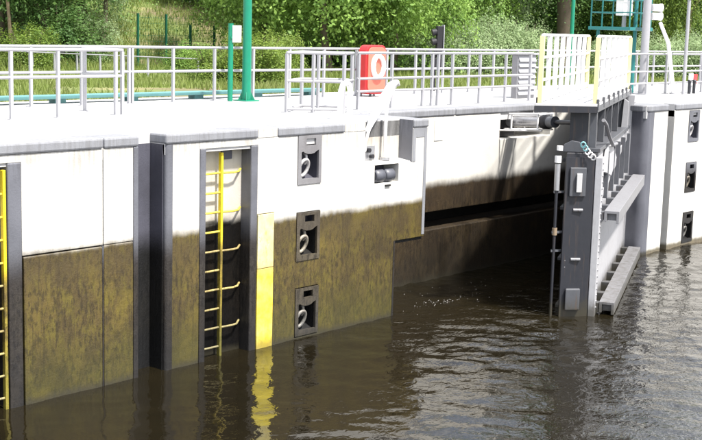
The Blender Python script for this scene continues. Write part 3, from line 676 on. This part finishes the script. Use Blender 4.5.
# ------------------------------------------------------------------ navigation signal
x, y = at(438, 33.5)
t = thing('signal_lamp', 'small black lock signal with hoods on a thin post behind the railing', 'signal light', (x, y, 3.46))
ca = R_(-38); ux, uy = math.cos(ca), math.sin(ca)
MB().tube([(x-.10, y+.05, 3.44), (x-.10, y+.05, 4.6)], .035, 10).build('post', 'black', t)
def ob(name, mat, u0, u1, v0, v1, z0, z1, bev=.01):   # box in the signal's turned frame
    P = lambda u, v: (x+u*ux-v*uy, y+u*uy+v*ux)
    return MB().prism([P(u0, v0), P(u1, v0), P(u1, v1), P(u0, v1)], z0, z1).build(name, mat, t, bev, True)
ob('housing', 'black', -.08, .08, -.09, .10, 4.38, 5.20)
ob('backboard_edge', 'rail', .085, .105, -.12, .12, 4.34, 5.23, .004)
ob('lower_housing', 'black', -.16, .06, -.09, .09, 4.12, 4.36)
for z in (5.05, 4.80): MB().tube([(x-.08*ux, y-.08*uy, z), (x-.20*ux, y-.20*uy, z-.03)], [.085, .095], 14).build('hood', 'black', t)
MB().tube([(x-.24*ux, y-.24*uy, 4.46), (x-.24*ux, y-.24*uy, 4.60)], [.07, .045], 10).build('lens', 'glass_dark', t)

# ------------------------------------------------------------------ louvred cabinet at the end of the walkway
t = thing('louvred_cabinet', 'pale grey louvred cabinet beside the yellow post of the gate walkway', 'cabinet', (26.2, 3.4, Zd))
bx('case', 'gate_light', t, 25.95, 26.75, 3.25, 3.42, 3.49, 4.55, .01)
for k in range(7): MB().prism([(3.20, 3.58+k*.135), (3.249, 3.62+k*.135), (3.249, 3.69+k*.135)], 25.98, 26.72, 'x').build('louvre', 'rail', t, 0, True)
bx('lid', 'rail', t, 25.91, 26.79, 3.19, 3.46, 4.552, 4.60, .008)

# ------------------------------------------------------------------ right hand signal stand and poles
t = pole('signal_mast', 'thick pale grey mast with two white loudspeakers at right', 'mast', 31.73, 2.95, .115, .10, 7.0, 'rail')
bx('base_plate', 'rail', t, 31.5, 31.96, 2.72, 3.18, 3.488, 3.52, .004)
for z in (5.85, 5.62):
    MB().tube([(31.86, 2.88, z), (32.06, 2.78, z), (32.14, 2.74, z)], [.10, .10, .12], 14).build('loudspeaker', 'white', t)
    MB().tube([(32.141, 2.739, z), (32.16, 2.73, z)], .09, 14).build('speaker_mouth', 'glass_dark', t)
t = thing('signal_platform', 'teal steel signal platform with white box at top right', 'platform', (32.2, 3.9, Zd))
px0, py0 = 31.9, 3.35
MB().tube([(32.05, 3.45, 3.49), (32.05, 3.45, 7.5)], .055, 10).build('column', 'teal', t)
MB().tube([(31.6, 4.35, 3.49), (31.6, 4.35, 5.25)], .05, 10).build('column', 'teal', t)
bx('floor', 'teal', t, 31.3, 32.6, 3.2, 4.5, 5.22, 5.31, .006)
for (x, y) in ((31.35, 3.25), (31.35, 4.45), (32.55, 4.45), (31.95, 3.25), (31.95, 4.45), (32.55, 3.25)): MB().tube([(x, y, 5.31), (x, y, 6.4)], .022, 8).build('rail_post', 'teal', t)
for z in (5.7, 6.05, 6.4):
    for p, q in (((31.35, 3.25), (31.35, 4.45)), ((31.35, 4.45), (32.55, 4.45)), ((31.35, 3.25), (32.55, 3.25)), ((32.55, 3.25), (32.55, 4.45))): MB().tube([(*p, z), (*q, z)], .018, 8).build('rail', 'teal', t)
bx('switch_box', 'white', t, 31.45, 31.95, 3.5, 3.75, 5.62, 6.25, .012)
MB().tube([(31.7, 3.62, 5.31), (31.7, 3.62, 5.62)], .06, 10).build('box_stand', 'rail', t)
t = pole('thin_mast', 'thin pale mast with grey sign near the right edge', 'mast', 33.0, 2.35, .05, .045, 6.5, 'rail')
MB().prism([(32.95, 6.12), (33.55, 6.12), (33.55, 6.6), (32.95, 6.6)], 2.28, 2.298, 'y').build('sign_board', 'gate_light', t, .004, True)
t = thing('slanting_stay', 'slanting white stay between the two masts at right', 'stay', (33, 2.6, Zd))
MB().tube([(32.15, 2.75, 5.45), (32.5, 2.65, 4.9), (32.80, 2.55, 3.5)], [.05, .055, .06], 10).build('strut', 'white', t)
MB().tube([(32.80, 2.55, 3.488), (32.80, 2.55, 3.53)], .11, 12).build('foot', 'rail', t)
x, y = at(569.5, 43)
t = pole('teal_lamp_post', 'slim teal lamp post seen through the gate walkway railing', 'lamp post', x, y, .075, .05, 6.5, 'green', gz(x, y) if y > 7.15 else Zd-.009)
MB().tube([(x, y, 3.49), (x, y, 3.6)], .12, 12).build('base', 'green', t)
MB().tube([(x, y, 9.9), (x-.5, y-.4, 10.1)], [.05, .1], 10).build('lantern', 'gate_light', t)
t = thing('marker_board', 'small red and white marker board on the far right railing', 'sign', (35.0, 2.9, Zd))
bx('red_field', 'red', t, 34.45, 34.72, 2.78, 2.80, 3.75, 4.02, .004); bx('white_field', 'white', t, 34.18, 34.449, 2.78, 2.80, 3.70, 4.05, .004); bx('foot', 'rail', t, 34.40, 34.46, 2.801, 2.84, 3.49, 4.0)
for k, (x, lab) in enumerate(((33.55, 'left one of two short dark bollards by the red and white board'), (33.85, 'right one of two short dark bollards by the red and white board'))):
    t = thing('short_bollard', lab, 'bollard', (x, 2.45, Zd), 0, 'short bollards on the right quay')
    MB().tube([(x, 2.45, 3.49), (x, 2.45, 3.84)], .045, 12).build('post', 'gate_dark', t); MB().tube([(x, 2.45, 3.841), (x, 2.45, 3.87), (x, 2.45, 3.89)], [.065, .065, .03], 12).build('cap', 'gate_dark', t)

# ------------------------------------------------------------------ mesh fence
FX = [at(px, f) for px, f in ((40, 43), (66, 43.6), (90, 44.2), (113, 44.8), (138, 45.4), (166, 46.2), (190, 48), (214, 49.5))]
t = thing('mesh_fence', 'dark green wire mesh fence at the foot of the grassy bank', 'fence', (*FX[4], 3.4))
for k, (x, y) in enumerate(FX):
    if k in (0, 1, 2, 3): continue
    MB().box(x-.04, x+.04, y-.03, y+.03, gz(x, y)-.1, 5.42 if k < 6 else 5.05).build('post', 'fence', t)
for (a0, b0), (a1, b1) in zip(FX[4:], FX[5:]):
    mb = MB(); L_ = math.hypot(a1-a0, b1-b0); n = int(L_/.1)
    for k in range(1, n):
        f = k/n; x, y = a0+(a1-a0)*f, b0+(b1-b0)*f
        mb.box(x-.003, x+.003, y-.003, y+.003, 3.55, 5.35)
    for k in range(9):
        z = 3.6+k*.21; mb.add([(a0, b0, z-.004), (a1, b1, z-.004), (a1, b1, z+.004), (a0, b0, z+.004)], [(0, 1, 2, 3)])
    o = mb.build('mesh_panel', 'fence', t); o['kind'] = 'stuff'

# ------------------------------------------------------------------ vegetation
rs = np.random.RandomState(5)
def leaves(centres, normals, size, asp=.6, curl=.25):
    """one bent leaf of two triangles pairs per centre -> verts, faces arrays"""
    n = len(centres)
    t = np.cross(normals, rs.normal(size=(n, 3))); t /= np.linalg.norm(t, axis=1)[:, None]+1e-9
    b = np.cross(normals, t)
    s = (size*(.65+.7*rs.rand(n)))[:, None] if np.isscalar(size) else (size*(.65+.7*rs.rand(n)))[:, None]
    v = np.empty((n, 4, 3)); v[:, 0] = centres-t*s*.5; v[:, 1] = centres+b*s*asp*.5-normals*s*curl*.3; v[:, 2] = centres+t*s*.5-normals*s*curl*.4; v[:, 3] = centres-b*s*asp*.5-normals*s*curl*.3
    return v.reshape(-1, 3)
def leafmesh(name, v, mat):
    n = len(v)//4; me = bpy.data.meshes.new(name)
    me.vertices.add(4*n); me.vertices.foreach_set('co', v.astype(np.float32).ravel())
    me.loops.add(4*n); me.loops.foreach_set('vertex_index', np.arange(4*n, dtype=np.int32))
    me.polygons.add(n); me.polygons.foreach_set('loop_start', np.arange(0, 4*n, 4, dtype=np.int32)); me.polygons.foreach_set('loop_total', np.full(n, 4, dtype=np.int32))
    me.materials.append(M[mat]); me.update(calc_edges=True); return me
def crown(name, mat, clumps, per, leaf, sig=.12, low=-.95):
    """unit crown: clumps of leaves through an uneven ball, thicker at the rim"""
    d = rs.normal(size=(clumps, 3)); d /= np.linalg.norm(d, axis=1)[:, None]
    lump = 1+.16*np.sin(d[:, 0]*4+rs.rand()*6)*np.cos(d[:, 1]*3+rs.rand()*6)+.1*np.sin(d[:, 2]*6+rs.rand()*6)
    r = (rs.rand(clumps)**.45)*lump; c = d*r[:, None]; c[:, 2] = np.maximum(c[:, 2], low)
    k = np.repeat(np.arange(clumps), per); n = len(k)
    off = rs.normal(size=(n, 3))*np.array([sig, sig, sig*.5]); off[:, 2] -= .9*(off[:, 0]**2+off[:, 1]**2)/sig
    cc = c[k]+off
    nm = d[k]*.55+np.array([0, 0, .75])+rs.normal(size=(n, 3))*.45; nm /= np.linalg.norm(nm, axis=1)[:, None]
    return leafmesh(name, leaves(cc, nm, leaf), mat)
CR = {}
for key, mat in (('a', 'leaf_a'), ('b', 'leaf_b'), ('c', 'leaf_c'), ('d', 'leaf_d')):
    CR[key] = [crown('crown_'+key, mat, 210, 210, (.031 if key != 'd' else .026), .095), crown('crown_'+key, mat, 300, 130, (.040 if key != 'd' else .032), .085)]
    CR[key+'s'] = [crown('shrub_'+key, mat, 110, 110, .066, .17, -.6)]
def limbs(mb, x, y, z0, h, r, n, spread):
    pts = [(x+.06*h*math.sin(i*1.7+x)*.3, y+.05*h*math.sin(i*2.3+y)*.3, z0+h*i/6) for i in range(7)]
    mb.tube(pts, [r*1.25]+[r*(1-.13*i) for i in range(1, 7)], 10)
    for k in range(n):
        i = 2+k % 4; p = Vector(pts[i]); a_ = k*2.4+x; e = p+Vector((math.cos(a_)*spread, math.sin(a_)*spread, h*.22))
        mb.tube([p, (p+e)/2+Vector((0, 0, .05*h)), e], [r*.4, r*.28, r*.1], 7)
def tree(px, fwd, label, key, cr_, ch_, clear, trunk=.16, bark='bark', group='trees behind the quay', name='broadleaf_tree', dx=0):
    x, y = at(px, fwd); z = gz(x, y)
    t = thing(name, label, 'tree', (x, y, z), 0, group)
    mb = MB(); limbs(mb, x, y, z-.1, clear+ch_*1.5, trunk, 8, cr_*.6); mb.build('trunk', bark, t)
    me = CR[key][rnd.randrange(2)]; o = bpy.data.objects.new('crown', me); C.objects.link(o); o.parent = t
    o.location = (0, 0, clear+ch_); o.scale = (cr_, cr_, ch_); o.rotation_euler = (0, 0, rnd.uniform(0, 6.28))
    return t
def shrub(px, fwd, label, key, w_, h_, group='shrubs beyond the quay', name='leafy_shrub'):
    x, y = at(px, fwd); z = gz(x, y)
    t = thing(name, label, 'shrub', (x, y, z), 0, group)
    mb = MB()
    for k in range(6):
        a_ = k*1.05; mb.tube([(x, y, z-.05), (x+.3*w_*math.cos(a_), y+.3*w_*math.sin(a_), z+h_*.5), (x+.6*w_*math.cos(a_), y+.6*w_*math.sin(a_), z+h_*1.1)], [.025, .018, .008], 5)
    mb.build('stem', 'bark', t)
    o = bpy.data.objects.new('foliage', CR[key+'s'][0]); C.objects.link(o); o.parent = t
    o.location = (0, 0, h_*.62); o.scale = (w_, w_, h_*.78); o.rotation_euler = (0, 0, rnd.uniform(0, 6.28))
    return t
# the trees one can tell apart
tree(2, 47, 'dark leafy tree with thin brown trunk at the far left edge', 'b', 3.6, 3.6, 1.8, .12)
tree(10, 44, 'slender pale trunk just right of the far left tree', 'b', 2.2, 3.0, 2.6, .07, 'bark_pale')
tree(45, 50, 'dark green tree behind the left front railing', 'b', 3.8, 4.0, .9)
tree(82, 53, 'mid green tree left of the mesh fence', 'a', 3.3, 4.0, 1.2)
tree(104, 49, 'pale green tree left of the first mesh fence post', 'd', 1.5, 3.4, 1.9, .1)
tree(160, 66, 'dark tree on top of the grassy bank behind the fence', 'b', 4.0, 4.2, .7)
tree(205, 64, 'dark tree on the bank just left of the green lamp pole', 'b', 3.8, 4.0, .5)
tree(262, 50, 'leafy maple just right of the green lamp pole', 'a', 3.4, 4.0, .95)
tree(325, 45, 'large light green maple left of the red life ring box', 'a', 3.6, 4.2, 1.05)
tree(392, 47, 'light green maple between the life ring box and the black signal', 'a', 3.2, 4.0, 1.0)
tree(455, 54, 'pale green tree right of the black signal', 'a', 3.6, 4.4, 1.0)
tree(486, 60, 'silvery pale tree behind the tall grass', 'd', 3.0, 4.2, 1.3)
tree(540, 64, 'dark tree left of the thick trunk behind the gate walkway', 'b', 4.4, 4.6, .8)
tree(561, 55, 'thick grey brown trunk behind the gate walkway', 'b', 3.2, 3.6, 4.6, .40)
tree(612, 66, 'mixed green tree behind the signal platform', 'a', 3.6, 4.4, .8)
tree(658, 58, 'bright yellow green tree right of the thick mast', 'c', 2.0, 3.6, .6, .1)
tree(682, 60, 'pale lit trunk near the right edge', 'b', 3.4, 3.4, 3.4, .24, 'bark_pale')
tree(708, 66, 'dark tree at the right edge', 'b', 4.4, 4.6, .4)
for px, f, key, lab in ((-25, 52, 'b', 'dark tree reaching in over the far left edge'), (300, 60, 'b', 'dark tree behind the gap right of the lamp pole maple'), (360, 62, 'b', 'dark tree behind the maple above the red life ring box'),
                        (425, 66, 'b', 'dark tree in the gap above the black signal'), (590, 76, 'b', 'dark tree between the thick trunk and the signal platform'), (640, 74, 'b', 'dark tree behind the thick pale mast')):
    tree(px, f, lab, key, 4.4, 4.6, .5)
shrub(212, 35.5, 'yellow green bush behind the small white sign', 'c', .8, .85)
shrub(258, 36, 'lime green bush right of the green lamp pole base', 'c', 1.0, 1.2)
shrub(282, 37.5, 'low bush at the left end of the notch railing', 'c', .7, 1.2)
shrub(190, 41, 'dark green bush below the last fence post', 'a', .9, .85)
shrub(28, 42, 'lime bush behind the left front railing', 'c', 1.0, 1.2)
shrub(60, 46, 'dark bush behind the second post of the left railing', 'b', 1.6, 1.7)
shrub(92, 47, 'pale bush left of the mesh fence', 'd', 1.0, 1.3)
shrub(312, 50, 'dark bush under the large maple', 'b', 1.8, 1.0)
shrub(350, 49, 'dark bush under the maple left of the life ring box', 'b', 1.8, 1.0)
shrub(405, 52, 'dark bush under the maple left of the black signal', 'b', 1.8, .95)
for px, f, h, lab in ((438, 47, 1.45, 'silvery shrub directly behind the black signal'), (458, 48, 1.75, 'silvery shrub just right of the black signal'), (478, 49, 1.9, 'tall silvery shrub midway between the black signal and the cabinet'),
                      (497, 50, 2.0, 'tallest silvery shrub left of the louvred cabinet'), (516, 51, 1.9, 'silvery shrub above the louvred cabinet'), (533, 52, 1.7, 'silvery shrub behind the first yellow post of the walkway'),
                      (615, 52, 1.4, 'silvery shrub under the signal platform'), (650, 50, 1.5, 'silvery shrub behind the thick pale mast'), (676, 53, 1.4, 'silvery shrub behind the thin mast at right'), (700, 52, 1.7, 'silvery shrub at the right edge of the picture')):
    shrub(px, f, lab, 'd', 1.15, h, 'silvery shrubs behind the right railings', 'silvery_shrub')
# far wood, reads as one mass
n = 52000
px = rs.uniform(-160, 860, n); fw = rs.uniform(68, 84, n); zz = 4+rs.rand(n)**1.15*8*(.75+.25*np.sin(px*.045)+.12*np.sin(px*.11+2))
cc = np.stack([(.58+.000517*px)*fw, (.867-.000598*px)*fw-13.83, zz], 1)
q = np.sin(cc[:, 0]*.9)*np.sin(cc[:, 2]*1.1+cc[:, 1]*.5)
cc = cc[q > -.45]; nm = rs.normal(size=(len(cc), 3))*.6+np.array([-.5, -.5, .6]); nm /= np.linalg.norm(nm, axis=1)[:, None]
o = bpy.data.objects.new('far_wood', leafmesh('far_wood', leaves(cc, nm, .55, .7), 'leaf_e')); C.objects.link(o)
tag(o, 'dark wood closing the view behind all the trees', 'wood'); o['kind'] = 'stuff'
# grass
n = 85000
px = rs.uniform(-40, 760, n); fw = rs.uniform(25, 66, n)
gx = (.58+.000517*px)*fw; gy = (.867-.000598*px)*fw-13.83; ok = gy > 7.3; gx, gy = gx[ok], gy[ok]
keep = (np.sin(gx*.35+1)*np.sin(gy*.3+gx*.1) > -.75); gx, gy = gx[keep], gy[keep]; n = len(gx)
gzv = np.array([gz(a_, b_) for a_, b_ in zip(gx, gy)])
h = (.08+.17*rs.rand(n)**2)*(1+.6*(gy > 21)); an = rs.rand(n)*6.283; wd = .012+.014*rs.rand(n); ln = rs.normal(size=(n, 2))*.35*h[:, None]
v = np.empty((n, 4, 3)); ca, sa = np.cos(an)*wd, np.sin(an)*wd
v[:, 0] = np.stack([gx-ca, gy-sa, gzv-.02], 1); v[:, 1] = np.stack([gx+ca, gy+sa, gzv-.02], 1)
v[:, 2] = np.stack([gx+ca*.2+ln[:, 0], gy+sa*.2+ln[:, 1], gzv+h], 1); v[:, 3] = np.stack([gx-ca*.2+ln[:, 0], gy-sa*.2+ln[:, 1], gzv+h], 1)
o = bpy.data.objects.new('meadow_grass', leafmesh('meadow_grass', v.reshape(-1, 3), 'grass')); C.objects.link(o)
tag(o, 'yellow green meadow grass beyond the quay', 'grass'); o['kind'] = 'stuff'

# bubbles drifting out of the recess
mb = MB()
for k in range(110):
    x = rnd.gauss(20.3, 1.1); y = 1.0-rnd.random()**1.6*1.6+(20.3-x)*.12; r_ = .003+.005*rnd.random()**2
    if k > 50: x = rnd.gauss(19.0, .5); y = rnd.gauss(.15, .12)
    n_ = 6; mb.add([(x+r_*1.5*math.cos(q), y+r_*math.sin(q), .002) for q in [6.283*i/n_ for i in range(n_)]]+[(x, y, .002+r_*.45)], [(i, (i+1) % n_, n_) for i in range(n_)], True)
o = mb.build('foam_bubbles', 'white'); tag(o, 'white foam bubbles on the dark water in the gate recess', 'foam'); o['kind'] = 'stuff'
